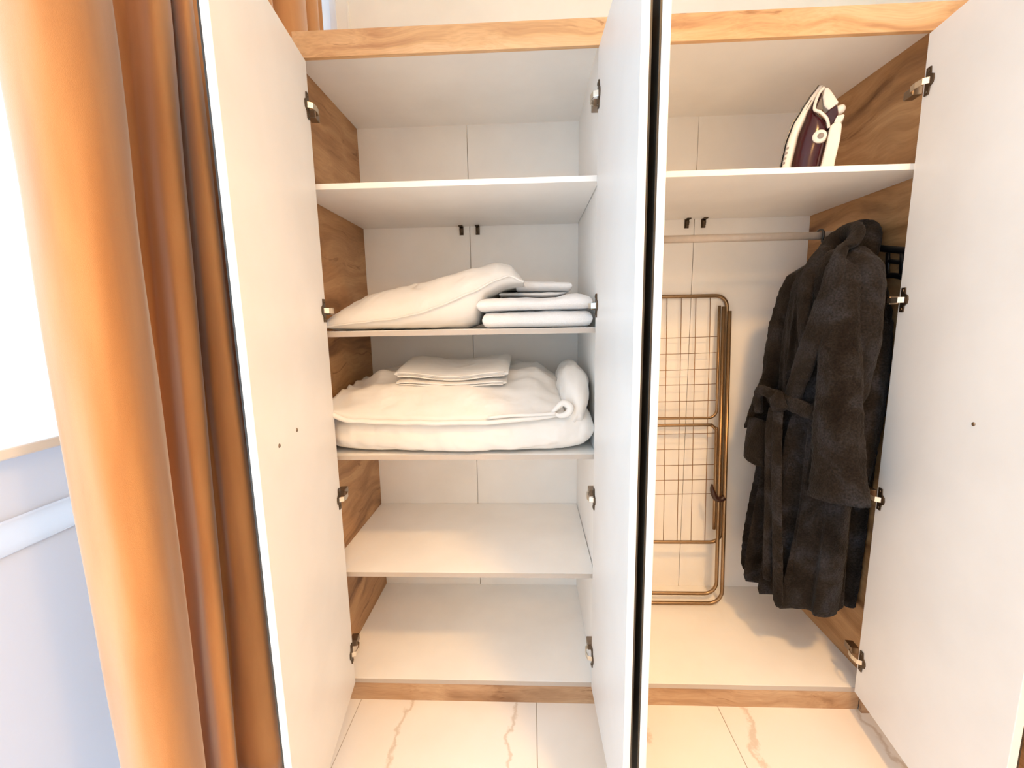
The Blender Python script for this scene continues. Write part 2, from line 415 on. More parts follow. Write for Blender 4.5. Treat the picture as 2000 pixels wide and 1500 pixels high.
# ------------------------------------------------------------------ curtain
def curtain():
    root = empty('curtain', (-.16, -.1, 0), 'ochre velvet curtain hanging in deep folds beside the window', 'curtain')
    top = [(-.215, -.500), (-.2, -.526), (-.125, -.528), (-.098, -.478), (-.115, -.400), (-.15, -.349), (-.22, -.292), (-.235, -.246), (-.2, -.238), (-.142, -.254), (-.132, -.226), (-.16, -.186), (-.215, -.135), (-.215, -.11), (-.17, -.146), (-.13, -.170), (-.155, -.118), (-.22, -.05), (-.23, -.004)]
    bot = [(-.215, -.500), (-.2, -.525), (-.125, -.548), (-.096, -.506), (-.115, -.436), (-.15, -.390), (-.21, -.338), (-.225, -.31), (-.185, -.325), (-.115, -.378), (-.082, -.378), (-.11, -.338), (-.155, -.290), (-.15, -.268), (-.10, -.275), (-.052, -.257), (-.068, -.205), (-.12, -.12), (-.18, -.03)]
    rest = [(-.19, .07), (-.11, .09), (-.085, .13), (-.13, .18), (-.21, .20), (-.2, .235), (-.12, .25), (-.085, .285), (-.085, .345), (-.11, .372), (-.19, .36), (-.2, .385), (-.13, .40), (-.092, .43), (-.096, .468), (-.14, .478), (-.155, .495), (-.125, .515), (-.105, .535)]
    P0 = smooth_path([(x, y, 0) for x, y in bot + rest], 8); P1 = smooth_path([(x, y, 0) for x, y in top + rest], 8)
    nz_ = 44; V = []; F = []; n = len(P0); z0, z1 = .012, 2.54
    for i in range(nz_ + 1):
        z = z0 + (z1 - z0) * i / nz_; t = min(1, max(0, (z - .1) / 1.9))
        for k in range(n):
            p = P0[k].lerp(P1[k], t)
            a = .006 * nz(k * .11, z * 1.3, 3)
            V.append((p.x + a, p.y + .5 * a + .004 * nz(k * .2, z * 3, 9), z))
    for i in range(nz_):
        for k in range(n - 1):
            F.append((i * n + k, i * n + k + 1, (i + 1) * n + k + 1, (i + 1) * n + k))
    cl = link_mesh('cloth', V, F, M_VELVET, root, True)
    md = cl.modifiers.new('thick', 'SOLIDIFY'); md.thickness = .003
    box('curtain_track', -.19, -.13, -2.6, .53, 2.55, 2.575, M_PVC, root, .002)
    return root
curtain()

# ------------------------------------------------------------------ wardrobe
T = .016; D = .531; XW = 1.7805; DV0, DV1 = .876, .912
ZTOP = 2.0385; ZE = .0816
ward = empty('wardrobe', (.89, .27, 0), 'tall white and oak built-in wardrobe with four doors standing open', 'wardrobe')
box('side_panel', -T, 0, .0, D + .01, 0, ZTOP + T, M_OAK_Y, ward)
box('side_panel', XW, XW + T, .0, D + .01, 0, ZTOP + T, M_OAK_Y, ward)
box('divider_panel', DV0, .5 * (DV0 + DV1) - .0004, .002, D, ZE - T, ZTOP, M_WHITE, ward)
box('divider_panel', .5 * (DV0 + DV1) + .0004, DV1, .002, D, ZE - T, ZTOP, M_WHITE, ward)
for a, b in ((0, .4365), (.4385, DV0), (DV1, 1.333), (1.335, XW)):
    box('back_panel', a, b, D, D + .004, ZE - T, ZTOP, M_WHITE, ward, .0004)
for a, b in ((0, DV0), (DV1, XW)):
    box('top_panel', a, b, .003, D, ZTOP, ZTOP + T, M_WHITE, ward)
    bp_ = box('bottom_panel', a, b, 0, D, ZE - T, ZE, M_WHITE, ward)
    box('edge_band', max(a, .041), min(b, 1.735), -.0012, 0.0, ZE - T + .0005, ZE - .0005, M_EDGE, bp_, 0)
for z in (1.6735, 1.2538, .869, .4733):
    s = box('shelf', .0006, DV0 - .002, 0.0, D - .002, z - T, z, M_WHITE, ward)
    if z < 1.5: box('edge_band', .0006, DV0 - .002, -.0012, 0.0, z - T + .0005, z - .0005, M_EDGE, s, 0)
box('shelf', DV1 + .001, XW - .001, 0.0, D - .002, 1.678 - T, 1.678, M_WHITE, ward)
box('plinth', .0, .5 * (DV0 + DV1), .0005, .0165, 0, ZE - T, M_OAK_P, ward)
box('plinth', .5 * (DV0 + DV1) + .0008, 1.735, .0005, .0165, 0, ZE - T, M_OAK_P, ward)
box('cornice_board', .041, 1.802, -.0115, .0028, 1.9944, 2.0605, M_OAK_X, ward, .0012)
box('filler_stile', -T, .040, -.014, -.0006, 0, 1.985, M_OAK_P, ward)
box('filler_stile', 1.7355, XW + T, -.014, -.0006, 0, 1.985, M_OAK_P, ward)
# hanging rail with end cups
ry, rz = .22, 1.534
tube('hanging_rail', [(DV1 + .002, ry, rz), (XW - .002, ry, rz)], .0125, M_RAIL, ward, 16, flat=(Vector((0, 1, 0)), .55))
for x, d in ((DV1 + .0005, 1), (XW - .0005, -1)):
    tube('rail_cup', [(x, ry, rz), (x + .012 * d, ry, rz)], .018, M_NICKEL, ward, 16)
# little shelf brackets at the back
for x, z in ((.404, 1.6575), (.470, 1.6575), (1.303, 1.662), (1.368, 1.662)):
    g1 = boxgeo(x - .008, x + .008, D - .004, D - .0005, z - .034, z - .001)
    g2 = tube_geo([(x, D - .006, z - .002), (x, D - .011, z - .012), (x, D - .012, z - .024), (x, D - .006, z - .033)], [.006, .0075, .006, .003], 8)
    g3 = boxgeo(x - .008, x + .008, D - .030, D - .0005, z - .004, z - .0006)
    V, F = join_geo([g1, g2, g3]); link_mesh('shelf_bracket', V, F, M_NICKEL_D, ward)

HZ = (1.862, 1.315, .741, .208)
def door(hx, hy, ang, w, side, hinges=True, arm_len=.055, label=None, holes=()):
    """hinge edge of the inner face at hx,hy; side=+1 inner face looks to +x"""
    a = math.radians(ang); e = Vector((math.sin(a), -math.cos(a))); n = Vector((math.cos(a), math.sin(a))) * side
    O = (hx, hy); z0, z1 = .085, 1.982
    d = frame_box('door', O, e, n, 0, w, -.0155, 0, z0, z1, M_DOOR, ward, .0008)
    if label: d['label'] = label
    frame_box('mirror_skin', O, e, n, .001, w - .001, -.0195, -.0157, z0 + .001, z1 - .001, M_DARKGLASS, d, .0004)
    if hinges:
        for z in HZ:
            # cup plate with screw ears, on the inner face
            prof = [(.008, -.033), (.022, -.033), (.024, -.016), (.034, -.010), (.036, .0), (.034, .010), (.024, .016), (.022, .033), (.008, .033)]
            V = []; 
            for b in (.0002, .0035):
                for (p, q) in prof: V.append((O[0] + e[0] * (p + .002) + n[0] * b, O[1] + e[1] * (p + .002) + n[1] * b, z + q))
            k = len(prof); F = [tuple(range(k)), tuple(range(k, 2 * k))] + [(i, (i + 1) % k, k + (i + 1) % k, k + i) for i in range(k)]
            G = [(V, F)]
            for q in (-.025, .025):
                P = lambda aa, b: Vector((O[0] + e[0] * aa + n[0] * b, O[1] + e[1] * aa + n[1] * b, z + q))
                G.append(tube_geo([P(.017, .0035), P(.017, .0052)], [.0045, .0035], 8))
            V, F = join_geo(G); link_mesh('hinge', V, F, M_NICKEL_D, d)
            # arm reaching back past the door edge to the side panel
            P = lambda aa, b, zz: Vector((O[0] + e[0] * aa + n[0] * b, O[1] + e[1] * aa + n[1] * b, zz))
            G = []
            pr = [(.026, .003), (.020, .016), (.0, .020), (-.020, .018), (-.030, .004)]
            V = []
            for (p, b) in pr:
                for q in (-.0075, .0075): V.append(P(p, b, z + q))
                for q in (.0055, -.0055): V.append(P(p, b - .004 if b > .004 else b + .001, z + q))
            F = []
            for i in range(len(pr) - 1):
                for c in range(4): F.append((4 * i + c, 4 * i + (c + 1) % 4, 4 * i + 4 + (c + 1) % 4, 4 * i + 4 + c))
            F += [(0, 1, 2, 3), tuple(4 * (len(pr) - 1) + c for c in range(4))]
            link_mesh('hinge_arm', V, F, M_NICKEL_L, d)
            frame_box('hinge_base', O, e, n, -.062, -.026, -.016, .008, z - .011, z + .011, M_NICKEL, d, .002)
    for (aa, zz) in holes:
        P = lambda b: Vector((O[0] + e[0] * aa + n[0] * b, O[1] + e[1] * aa + n[1] * b, zz))
        tube('handle_screw', [P(.0001), P(.0016)], [.005, .0035], M_NICKEL, d, 10)
    return d
door(.0780, -.02, 8.46, .4794, 1, label='leftmost wardrobe door, open beside the curtain', holes=((.385, 1.02), (.285, 1.029)))
door(.8647, -.02, 1.32, .4182, -1, label='middle wardrobe door closing the left compartment')
door(.9235, -.02, .2, .4200, 1, hinges=False, label='middle wardrobe door closing the right compartment')
door(1.7008, -.02, -8.19, .4733, -1, label='rightmost wardrobe door at the picture edge', holes=((.285, 1.032),))

# ------------------------------------------------------------------ soft goods on the shelves
def pillow():
    seam = [(.030, 1.2655), (.15, 1.278), (.25, 1.287), (.33, 1.302), (.41, 1.327), (.50, 1.362), (.58, 1.398), (.62, 1.408), (.660, 1.389)]
    crest = [(.030, 1.272), (.06, 1.318), (.10, 1.346), (.165, 1.378), (.30, 1.404), (.414, 1.434), (.50, 1.454), (.58, 1.466), (.62, 1.449), (.645, 1.418), (.660, 1.394)]
    base = [(.030, 1.262), (.07, 1.256), (.47, 1.2555), (.505, 1.268), (.525, 1.315), (.545, 1.351), (.60, 1.3765), (.660, 1.386)]
    root = empty('pillow', (.33, .22, 1.2545), 'plump white pillow leaning on the towel stack', 'pillow')
    nu, nv = 90, 48; Vt = []; Vb = []; y0, dep = .025, .40
    for i in range(nu + 1):
        u = i / nu; x = .030 + .63 * u
        endp = min(1, min(u, 1 - u) / .10)
        for j in range(nv + 1):
            v = 2 * j / nv - 1
            k = max(0, 1 - abs(v) ** 2.6) ** .62
            inset = .028 * math.sin(math.pi * min(1, max(0, u))) ** .8
            yy = y0 + dep / 2 + (dep / 2 - inset) * v
            s = lerp_tab(seam, x); c = lerp_tab(crest, x); b = lerp_tab(base, x)
            wr = (.005 * nz(x * 30 + 20 * yy, yy * 14) + .005 * nz(x * 9, yy * 22, 4) + .022 * max(0, 1 - u / .35) * abs(nz(x * 30 - 18 * yy, yy * 9, 2)) + .006 * nz(x * 16 + 30 * yy, yy * 5, 8)) * k
            crease = -.008 * math.exp(-((x - .36 - .12 * nz(yy * 9, 1) - .35 * (yy - .2)) / .012) ** 2) * k
            Vt.append((x, yy, s + (c - s) * k + wr + crease + .0012))
            kb = max(0, 1 - abs(v) ** 5) ** .5
            Vb.append((x, yy, max(1.2545, s + (b - s) * kb - .0012 + .5 * wr)))
    V = Vt + Vb; o = len(Vt); F = []; w = nv + 1
    for i in range(nu):
        for j in range(nv):
            a = i * w + j; F.append((a, a + 1, a + w + 1, a + w)); F.append((o + a, o + a + w, o + a + w + 1, o + a + 1))
    for i in range(nu):
        for j in (0, nv):
            a = i * w + j; F.append((a, a + w, o + a + w, o + a))
    for j in range(nv):
        for i in (0, nu):
            a = i * w + j; F.append((a, a + 1, o + a + 1, o + a))
    link_mesh('case', V, F, M_LINEN, root, True)
    # stitched edge along the front seam
    pts = []
    for i in range(0, nu + 1, 2):
        x = .030 + .63 * i / nu
        inset = .028 * math.sin(math.pi * i / nu) ** .8
        pts.append((x, y0 + inset - .004 + .002 * nz(x * 30, 2), lerp_tab(seam, x) + .001 + .002 * nz(x * 22, 5)))
    tube('seam_edge', pts, .0062, M_LINEN, root, 8, flat=(Vector((0, 0, 1)), .5))
pillow()

def slab(name, x0, x1, y0, y1, zb, zt, m, parent, bow=None, amp=.003, seed=0, ex=3.2, ez=2.6, nu=48, nv=30, front_round=.5):
    """soft folded slab: superellipse rim, wavy top; zb/zt functions of (x,y)"""
    V = []; F = []; cx, cy = (x0 + x1) / 2, (y0 + y1) / 2; n = 2 * nv
    # rings stacked along x
    for i in range(nu + 1):
        u = 2 * i / nu - 1; uu = math.copysign(1 - (1 - abs(u)) ** 1.7, u) if abs(u) > .0 else 0
        hx = max(0.02, (1 - abs(uu) ** ex)) ** (1 / ez); x = cx + uu * (x1 - x0) / 2
        for k in range(n):
            an = 2 * math.pi * k / n; c, s = math.cos(an), math.sin(an)
            vy = math.copysign(abs(c) ** (2 / 6.0), c); vz = math.copysign(abs(s) ** (2 / 2.6), s)
            y = cy + vy * (y1 - y0) / 2
            if bow: y += bow(x) * (1 if vy < 0 else 0)
            b, t = zb(x, y), zt(x, y); mid, h = (b + t) / 2, (t - b) / 2
            z = mid + vz * h * hx
            w = amp * (nz(x * 14 + seed, y * 9, z * 12) + .6 * nz(x * 38, y * 20 + seed, z * 40))
            if s > -.2 : z += w * (.5 + .5 * s)
            y += w * .8 * (1 if c < 0 else .3)
            V.append((x, y, max(z, b - .0005)))
    for i in range(nu):
        for k in range(n):
            k2 = (k + 1) % n; F.append((i * n + k, i * n + k2, (i + 1) * n + k2, (i + 1) * n + k))
    F.append(tuple(range(n))); F.append(tuple(nu * n + k for k in range(n)))
    return link_mesh(name, V, F, m, parent, True)

TB = 1.2542
t1top = lambda x, y: 1.302 + .004 * math.sin((x - .5) * 9) + .004 * max(0, (x - .7) / .15)
t2top = lambda x, y: 1.348 - .006 * ((x - .62) / .1) ** 2 * (x < .62) + .008 * math.exp(-((x - .81) / .035) ** 2) - .004 * math.exp(-((x - .72) / .06) ** 2)
t3top = lambda x, y: 1.370 - .02 * max(0, (x - .62)) 
t4top = lambda x, y: 1.405 - .03 * max(0, (x - .66))
def towel(x0, x1, y0, y1, zb, zt, label, seed, bow=None):
    r = empty('folded_towel', ((x0 + x1) / 2, (y0 + y1) / 2, zb((x0 + x1) / 2, y0)), label, 'towel', 'white towels folded beside the pillow')
    slab('terry_cloth', x0, x1, y0, y1, zb, zt, M_TOWEL, r, bow, .0034, seed, 26, 3, 70)
    return r
towel(.535, .862, .012, .36, lambda x, y: TB, t1top, 'thick white towel at the bottom of the folded towel stack', 1.3)
towel(.520, .860, .004, .36, lambda x, y: t1top(x, y) + .0006, t2top, 'thick white towel second from the bottom of the stack', 4.1)
towel(.578, .795, .135, .42, lambda x, y: t2top(x, y) + .0008 + (.006 if x < .8 else 0), t3top, 'thin white folded towel second from the top of the stack', 7.7)
t4 = towel(.632, .812, .125, .43, lambda x, y: t3top(x, y) + .0008, t4top, 'white folded towel at the very top of the stack', 9.2)

def duvet():
    root = empty('folded_duvet', (.445, .2, .8692), 'bulky white folded duvet filling the shelf', 'duvet')
    zb = lambda x, y: .8696 - (.010 * math.sin(math.pi * min(1, max(0, (x - .1) / .75))) if y < -.004 else 0)
    zt = lambda x, y: .996 + .012 * math.sin(x * 5 + .3) + .05 * max(0, (x - .62) / .24) * (1 - max(0, (x - .80) / .07) * .3)
    bow = lambda x: -.022 * math.sin(math.pi * min(1, max(0, (x - .02) / .85))) + .02 * max(0, (.12 - x) / .12) + .012 * max(0, (x - .78) / .09)
    slab('lower_fold', .012, .870, .0, .46, zb, zt, M_LINEN, root, bow, .009, 2.2, 12, 2.6, 110, 44)
    # upper fold: sloping layer whose hem hangs over the front
    nu, nv = 96, 34; V = []; hem = []
    x0, x1 = .040, .775
    for i in range(nu + 1):
        u = i / nu; x = x0 + (x1 - x0) * u
        fy = -.028 + .014 * math.sin(u * 9) * .4 + .02 * (1 - min(1, u / .12)) ** 2 + .012 * max(0, (u - .85) / .15)
        hz = .9975 - .010 * math.sin(math.pi * u) + .034 * (1 - min(1, u / .13)) ** 1.5 + .008 * max(0, (u - .8) / .2)
        for j in range(nv + 1):
            v = j / nv; y = fy + (.45 - fy) * v
            rise = (1 - (1 - min(1, v / .62)) ** 2.0)
            topz = 1.100 + .012 * math.sin(u * 6) * .3 + .016 * max(0, (u - .55) / .45)
            edge = min(1, max(0, u / .16)); edge = edge * edge * (3 - 2 * edge); e2 = min(1, max(0, (1 - u) / .10)); e2 = .55 + .45 * e2
            z = hz + (topz - hz) * rise * (.45 + .55 * edge) * e2
            z += .016 * nz(x * 7 + 3 * y, y * 16, 1) * (.3 + rise) + .009 * nz(x * 18 + 10 * y, y * 26, 5) * (.4 + rise)
            V.append((x, y, max(z, zt(x, y) * 0 + .975)))
    F = []; w = nv + 1
    for i in range(nu):
        for j in range(nv):
            a = i * w + j; F.append((a, a + 1, a + w + 1, a + w))
    o = link_mesh('upper_fold', V, F, M_LINEN, root, True)
    md = o.modifiers.new('thick', 'SOLIDIFY'); md.thickness = .022; md.offset = -1
    hem = [(V[i * w][0], V[i * w][1] - .002, V[i * w][2] - .008) for i in range(0, nu + 1, 2)]
    tube('hem_edge', hem, .010, M_LINEN, root, 8, flat=(Vector((0, 0, 1)), .8))
    # rumpled end bulging up on the right
    R = []
    for i in range(21):
        t = i / 20; y = -.015 + .42 * t
        cz = 1.020 + .040 * math.sin(min(1, t * 2.4) * math.pi / 2); rr = .050 * (max(.05, 1 - abs(2 * t - 1) ** 4)) ** .5
        ring = []
        for k in range(28):
            an = 2 * math.pi * k / 28
            q = rr * (1 + .16 * nz(math.cos(an) * 1.8, math.sin(an) * 1.8, t * 6) + .10 * nz(math.cos(an) * 5, math.sin(an) * 5, t * 12))
            ring.append((.815 + q * .98 * math.cos(an), y - .006, cz + q * math.sin(an) * (1.45 if math.sin(an) > 0 else 1.9)))
        R.append(ring)
    rings('rumpled_end', R, M_LINEN, root)
    # twisted knot of fabric at the front of the fold
    P = smooth_path([(.735, -.020, 1.002), (.752, -.030, 1.020), (.772, -.026, 1.034), (.792, -.032, 1.024), (.786, -.034, 1.006), (.764, -.034, .998), (.748, -.03, 1.004)], 5)
    tube('twisted_corner', P, [.004 + .007 * math.sin(math.pi * i / (len(P) - 1)) for i in range(len(P))], M_LINEN, root, 8)
    P = smooth_path([(.55, -.036, .994), (.62, -.034, 1.000), (.69, -.031, 1.001), (.75, -.030, 1.004)], 5)
    tube('rolled_hem', P, .0055, M_LINEN, root, 8)
duvet()

def sheet(x0, x1, y0, y1, z0, th, tilt, label, seed):
    r = empty('folded_sheet', ((x0 + x1) / 2, (y0 + y1) / 2, z0), label, 'bed linen', 'folded white sheets on the duvet')
    base = lambda x, y: z0 + tilt * (y - y0) + .008 * math.cos((x - x0) / (x1 - x0) * 2 * math.pi) * (1 if seed > 3 else .6)
    V0 = slab('folded_cloth', x0, x1, y0, y1, base, lambda x, y: base(x, y) + th, M_LINEN, r, lambda x: .012 * math.sin((x - x0) * 11), .004, seed, 12, 3, 60, 26)
    # folded layers showing at the front edge
    for k in range(2):
        pts = [(x0 + .012 + (x1 - x0 - .024) * i / 20, y0 - .003 + .012 * math.sin((x1 - x0) * i / 20 * 11), base(x0 + (x1 - x0) * i / 20, y0) + th * (.28 + .42 * k) + .0015 * nz(i * .7, seed + k)) for i in range(21)]
        tube('fold_edge', pts, .0045, M_LINEN, r, 8, flat=(Vector((0, 0, 1)), .6))
sheet(.235, .600, .10, .36, 1.066, .018, .14, 'thin white folded sheet directly on the duvet', 2.0)
sheet(.228, .605, .112, .36, 1.0865, .028, .14, 'white folded sheet topmost on the duvet pile', 6.0)

# ------------------------------------------------------------------ iron on the right shelf
def iron():
    bx, by, bz = 1.5, .14, 1.678
    root = empty('steam_iron', (bx + .02, by, bz), 'white and maroon steam iron standing upright on its heel', 'iron')
    ca, sa = math.cos(math.radians(30)), math.sin(math.radians(30))
    P = lambda a, y, b: (bx + .03 + (a - .03) * .88 * ca + y * sa, by - (a - .03) * .88 * sa + y * ca, bz + b)
    half = lambda b: .054 * max(.03, 1 - max(0, (b - .06) / .215) ** 2.2)
    def loft(name, L, R, hw, b0, b1, m, n=26, seg=28, p=2.6):
        rr = []
        for i in range(n + 1):
            b = b0 + (b1 - b0) * i / n; l, r_ = lerp_tab(L, b), lerp_tab(R, b); c, h = (l + r_) / 2, max(.0006, (r_ - l) / 2); w = hw(b)
            ring = []
            for k in range(seg):
                an = 2 * math.pi * k / seg; x, y = math.cos(an), math.sin(an)
                ring.append(P(c + math.copysign(abs(x) ** (2 / p), x) * h, math.copysign(abs(y) ** (2 / p), y) * w, b))
            rr.append(ring)
        return rings(name, rr, m, root)
    sole = [(0, -.064), (.042, -.059), (.105, -.050), (.158, -.034), (.201, -.010), (.228, .007), (.267, .034)]
    off = lambda T, d: [(b, a + d) for b, a in T]
    loft('soleplate', off(sole, -.003), off(sole, .0012), lambda b: half(b) * 1.0, .004, .267, M_STEEL, p=5)
    skin = [(0, -.032), (.042, -.027), (.125, -.014), (.187, .007), (.213, .020), (.255, .043), (.264, .046)]
    loft('skirt', off(sole, .0012), skin, lambda b: half(b) * .97, .001, .264, M_IRONW, p=4)
    tankR = [(0, .048), (.040, .056), (.104, .066), (.136, .068), (.161, .060), (.178, .043), (.190, .032), (.213, .034), (.240, .045), (.255, .046)]
    loft('water_tank', off(skin, -.003), tankR, lambda b: half(b) * .86, .002, .254, M_IRONM)
    # handle: a closed loop band, from the heel up to the nose
    def prism(name, poly, hw, m, bev=.004):
        k = len(poly); V = [P(a, -hw, b) for a, b in poly] + [P(a, hw, b) for a, b in poly]
        F = [tuple(range(k)), tuple(range(k, 2 * k))] + [(i, (i + 1) % k, k + (i + 1) % k, k + i) for i in range(k)]
        o = link_mesh(name, V, F, m, root); bevel_obj(o, bev, 2); return o
    prism('handle', [(.046, .0), (.092, .0), (.095, .043), (.104, .100), (.105, .140), (.098, .150), (.078, .146), (.072, .138), (.068, .104), (.058, .043)], .026, M_IRONW, .005)
    prism('handle_grip', [(.058, .130), (.084, .150), (.094, .172), (.088, .198), (.070, .190), (.056, .178)], .019, M_IRONM, .004)
    prism('handle_nose', [(.050, .250), (.060, .249), (.070, .236), (.092, .202), (.078, .192), (.066, .186), (.052, .200), (.046, .226)], .020, M_IRONW, .004)
    for sg in (1, -1):
        bd = smooth_path([P(.048, -.022 * sg, .250), P(.034, -.027 * sg, .232), P(.026, -.039 * sg, .192), P(.043, -.041 * sg, .178), P(.062, -.036 * sg, .158), P(.070, -.028 * sg, .135)], 6)
        tube('trim_band', bd, .0042, M_IRONW, root, 8)
    b1 = smooth_path([P(.078, 0, .182), P(.092, 0, .186), P(.104, 0, .189), P(.112, 0, .190)], 3)
    tube('steam_button', b1, [.010, .0115, .0125, .0128, .0126, .0122, .0115, .010, .008, .004], M_IRONW, root, 14)
    prism('spray_button', [(.074, .168), (.110, .169), (.110, .160), (.100, .144), (.092, .142), (.080, .152)], .017, M_IRONW, .004)
    tube('dial', [P(.046, -.020, .111), P(.046, -.0475, .111), P(.046, -.0495, .111)], [.0175, .0175, .0155], M_IRONW, root, 24)
    tube('dial_mark', [P(.049, -.0490, .111), P(.049, -.0503, .111)], [.0085, .0080], M_IRONG, root, 16)
    for a, b, w in ((-.041, .094, .0035), (-.044, .080, .0035), (-.0465, .066, .004), (-.049, .053, .0035)):
        y0 = -half(b) * .97
        V = [P(aa, yy, bb) for yy in (y0 - .0007, y0 + .004) for aa, bb in ((a - w, b - .004), (a + w, b - .003), (a + w, b + .003), (a - w, b + .002))]
        link_mesh('print_mark', V, [(0, 1, 2, 3), (4, 5, 6, 7), (0, 1, 5, 4), (1, 2, 6, 5), (2, 3, 7, 6), (3, 0, 4, 7)], M_IRONG, root)
    tube('vent_line', [P(.003, -half(.2) * .98, .196), P(.016, -half(.222) * .98, .222)], .0012, M_IRONG, root, 6)
iron()

# ------------------------------------------------------------------ folded drying rack
def rack():
    root = empty('drying_rack', (1.22, .45, ZE), 'folded bronze metal clothes drying rack leaning on the wardrobe back', 'drying rack')
    yz = lambda z: .425 + .085 * (z - .09) / 1.3
    P = lambda x, z, d=0: Vector((x, yz(z) + d, z))
    def loop(x0, x1, z0, z1, r, d=0, open_top=False):
        pts = []
        def arc(cx, cz, a0):
            for k in range(7):
                a = a0 + k * math.pi / 12; pts.append(P(cx + r * math.cos(a), cz + r * math.sin(a), d))
        if open_top: pts.append(P(x0, z1, d))
        arc(x0 + r, z0 + r, math.pi); arc(x1 - r, z0 + r, 1.5 * math.pi)
        if open_top: pts.append(P(x1, z1, d))
        else: arc(x1 - r, z1 - r, 0); arc(x0 + r, z1 - r, .5 * math.pi)
        return pts
    tube('wing_frame', loop(.965, 1.473, .335, 1.362, .045, .012), .0075, M_RACK, root, 10, True)
    tube('leg_frame', loop(.985, 1.452, .120, 1.318, .050, -.006, True), .0075, M_RACK, root, 10)
    tube('leg_frame', loop(.972, 1.468, .0895, 1.30, .055, -.024, True), .0075, M_RACK, root, 10)
    tube('inner_frame', loop(1.0, 1.437, .868, 1.322, .035, -.002, True), .0055, M_RACK, root, 10)
    tube('cross_bar', smooth_path([P(1.0, .838, -.004), P(1.38, .840, -.004), P(1.415, .838, -.004), P(1.432, .822, -.004), P(1.437, .79, -.004), P(1.437, .40, -.004)], 5), .0065, M_RACK, root, 10)
    for i in range(8):
        x = 1.0 + .0577 * i + .003
        tube('line_wire', [P(x, .342, .012), P(x, 1.356, .012)], .0014, M_WIRE, root, 6)
    for z in (1.195, 1.130, 1.064, 1.003, .935, .80, .735, .668, .605, .545):
        tube('cross_wire', [P(.985, z - .004, .004), P(1.437, z + .004, .004)], .0013, M_WIRE, root, 6)
    cp = smooth_path([P(1.413, .602, -.032), P(1.412, .585, -.034), P(1.418, .565, -.034), P(1.428, .545, -.034), P(1.447, .540, -.034), P(1.462, .548, -.034)], 4)
    tube('locking_clip', cp, [.004 + .007 * min(1, i / 8) for i in range(len(cp))], M_BROWNP, root, 10)
rack()

# ------------------------------------------------------------------ bathrobes and hangers
RA = Vector((1.565, .48)); RE = Vector((.18065, -.98355)); RN = Vector((-.98355, -.18065))
def RP(s, off, z): return Vector((RA.x + RE.x * s + RN.x * off, RA.y + RE.y * s + RN.y * off, z))

def fuzz(p, amp=.0022): return amp * (nz(p.x * 60, p.y * 60, p.z * 60) + .8 * nz(p.x * 120, p.y * 120, p.z * 120))

def robe_loft(name, rows, parent, n=120, pleat=None, nrow=80, hem_drop=None, off0=0.0, p=2.3, amp=.0025):
    """rows: z, sL, sR, half thickness, centre offset; stacked closed sections with pleats"""
    zs = [r[0] for r in rows]; R = []
    tabs = [[(r[0], r[i]) for r in sorted(rows)] for i in (1, 2, 3, 4)]
    for i in range(nrow + 1):
        z = max(zs) + (min(zs) - max(zs)) * i / nrow
        sl, sr, th, of = (lerp_tab(t, z) for t in tabs); c, h = (sl + sr) / 2, (sr - sl) / 2; ring = []
        for k in range(n):
            an = 2 * math.pi * k / n; x, y = math.cos(an), math.sin(an)
            s = c + math.copysign(abs(x) ** (2 / p), x) * h; o = math.copysign(abs(y) ** (2 / p), y) * th
            if pleat:
                a, fr, ph = pleat; dz = min(1, max(0, (1.40 - z) / 1.0))
                q = math.sin(fr * (s - sl) / (sr - sl + 1e-6) * 2 * math.pi + ph + 1.6 * nz(z * 2.2, s * 5, 3)) + .5 * math.sin(fr * 2.3 * (s - sl) / (sr - sl + 1e-6) * 2 * math.pi + 1 + z * 3)
                o += a * dz * q * (1 - abs(x) ** 4) * (1 if y > 0 else -.6)
                s += a * .35 * dz * math.cos(fr * 6.28 * (s - sl) / (sr - sl + 1e-6) + ph)
            zz = z
            if hem_drop: zz += hem_drop(s, z)
            P = RP(s, off0 + of + o, zz); f = fuzz(P, amp)
            ring.append(P + Vector((RN.x * f * y + RE.x * f * x, RN.y * f * y + RE.y * f * x, f * .3)))
        R.append(ring)
    return rings(name, R, M_ROBE, parent)

def sleeve(name, pts, parent, n=48, amp=.003, seed=0):
    """pts: z, s, off, half width, half thickness - open cuff with an inner turn"""
    zs = [p[0] for p in pts]; tabs = [[(p[0], p[i]) for p in sorted(pts)] for i in (1, 2, 3, 4)]; R = []; m = 60
    for i in range(m + 1):
        z = max(zs) + (min(zs) - max(zs)) * i / m; s, o, w, t = (lerp_tab(tb, z) for tb in tabs); ring = []
        if i == 0: w *= .3; t *= .3
        if i == 1: w *= .75; t *= .75
        for k in range(n):
            an = 2 * math.pi * k / n; x, y = math.cos(an), math.sin(an)
            g_ = 1 + .10 * nz(x * 1.5 + seed, y * 1.5, z * 5) + .08 * nz(x * 3, y * 3 + seed, z * 9)
            P = RP(s + x * w * g_, o + y * t * g_, z + .014 * x * (i / m) ** 3)
            f = fuzz(P, amp); ring.append(P + Vector((RN.x * f * y + RE.x * f * x, RN.y * f * y + RE.y * f * x, 0)))
        R.append(ring)
    c = Vector((0, 0, 0))
    for q in R[-1]: c += q
    c /= n
    R.append([c + (q - c) * .84 + Vector((0, 0, .002)) for q in R[-1]])
    R.append([c + (q - c) * .72 + Vector((0, 0, .07)) for q in R[-2]])
    return rings(name, R, M_ROBE, parent)

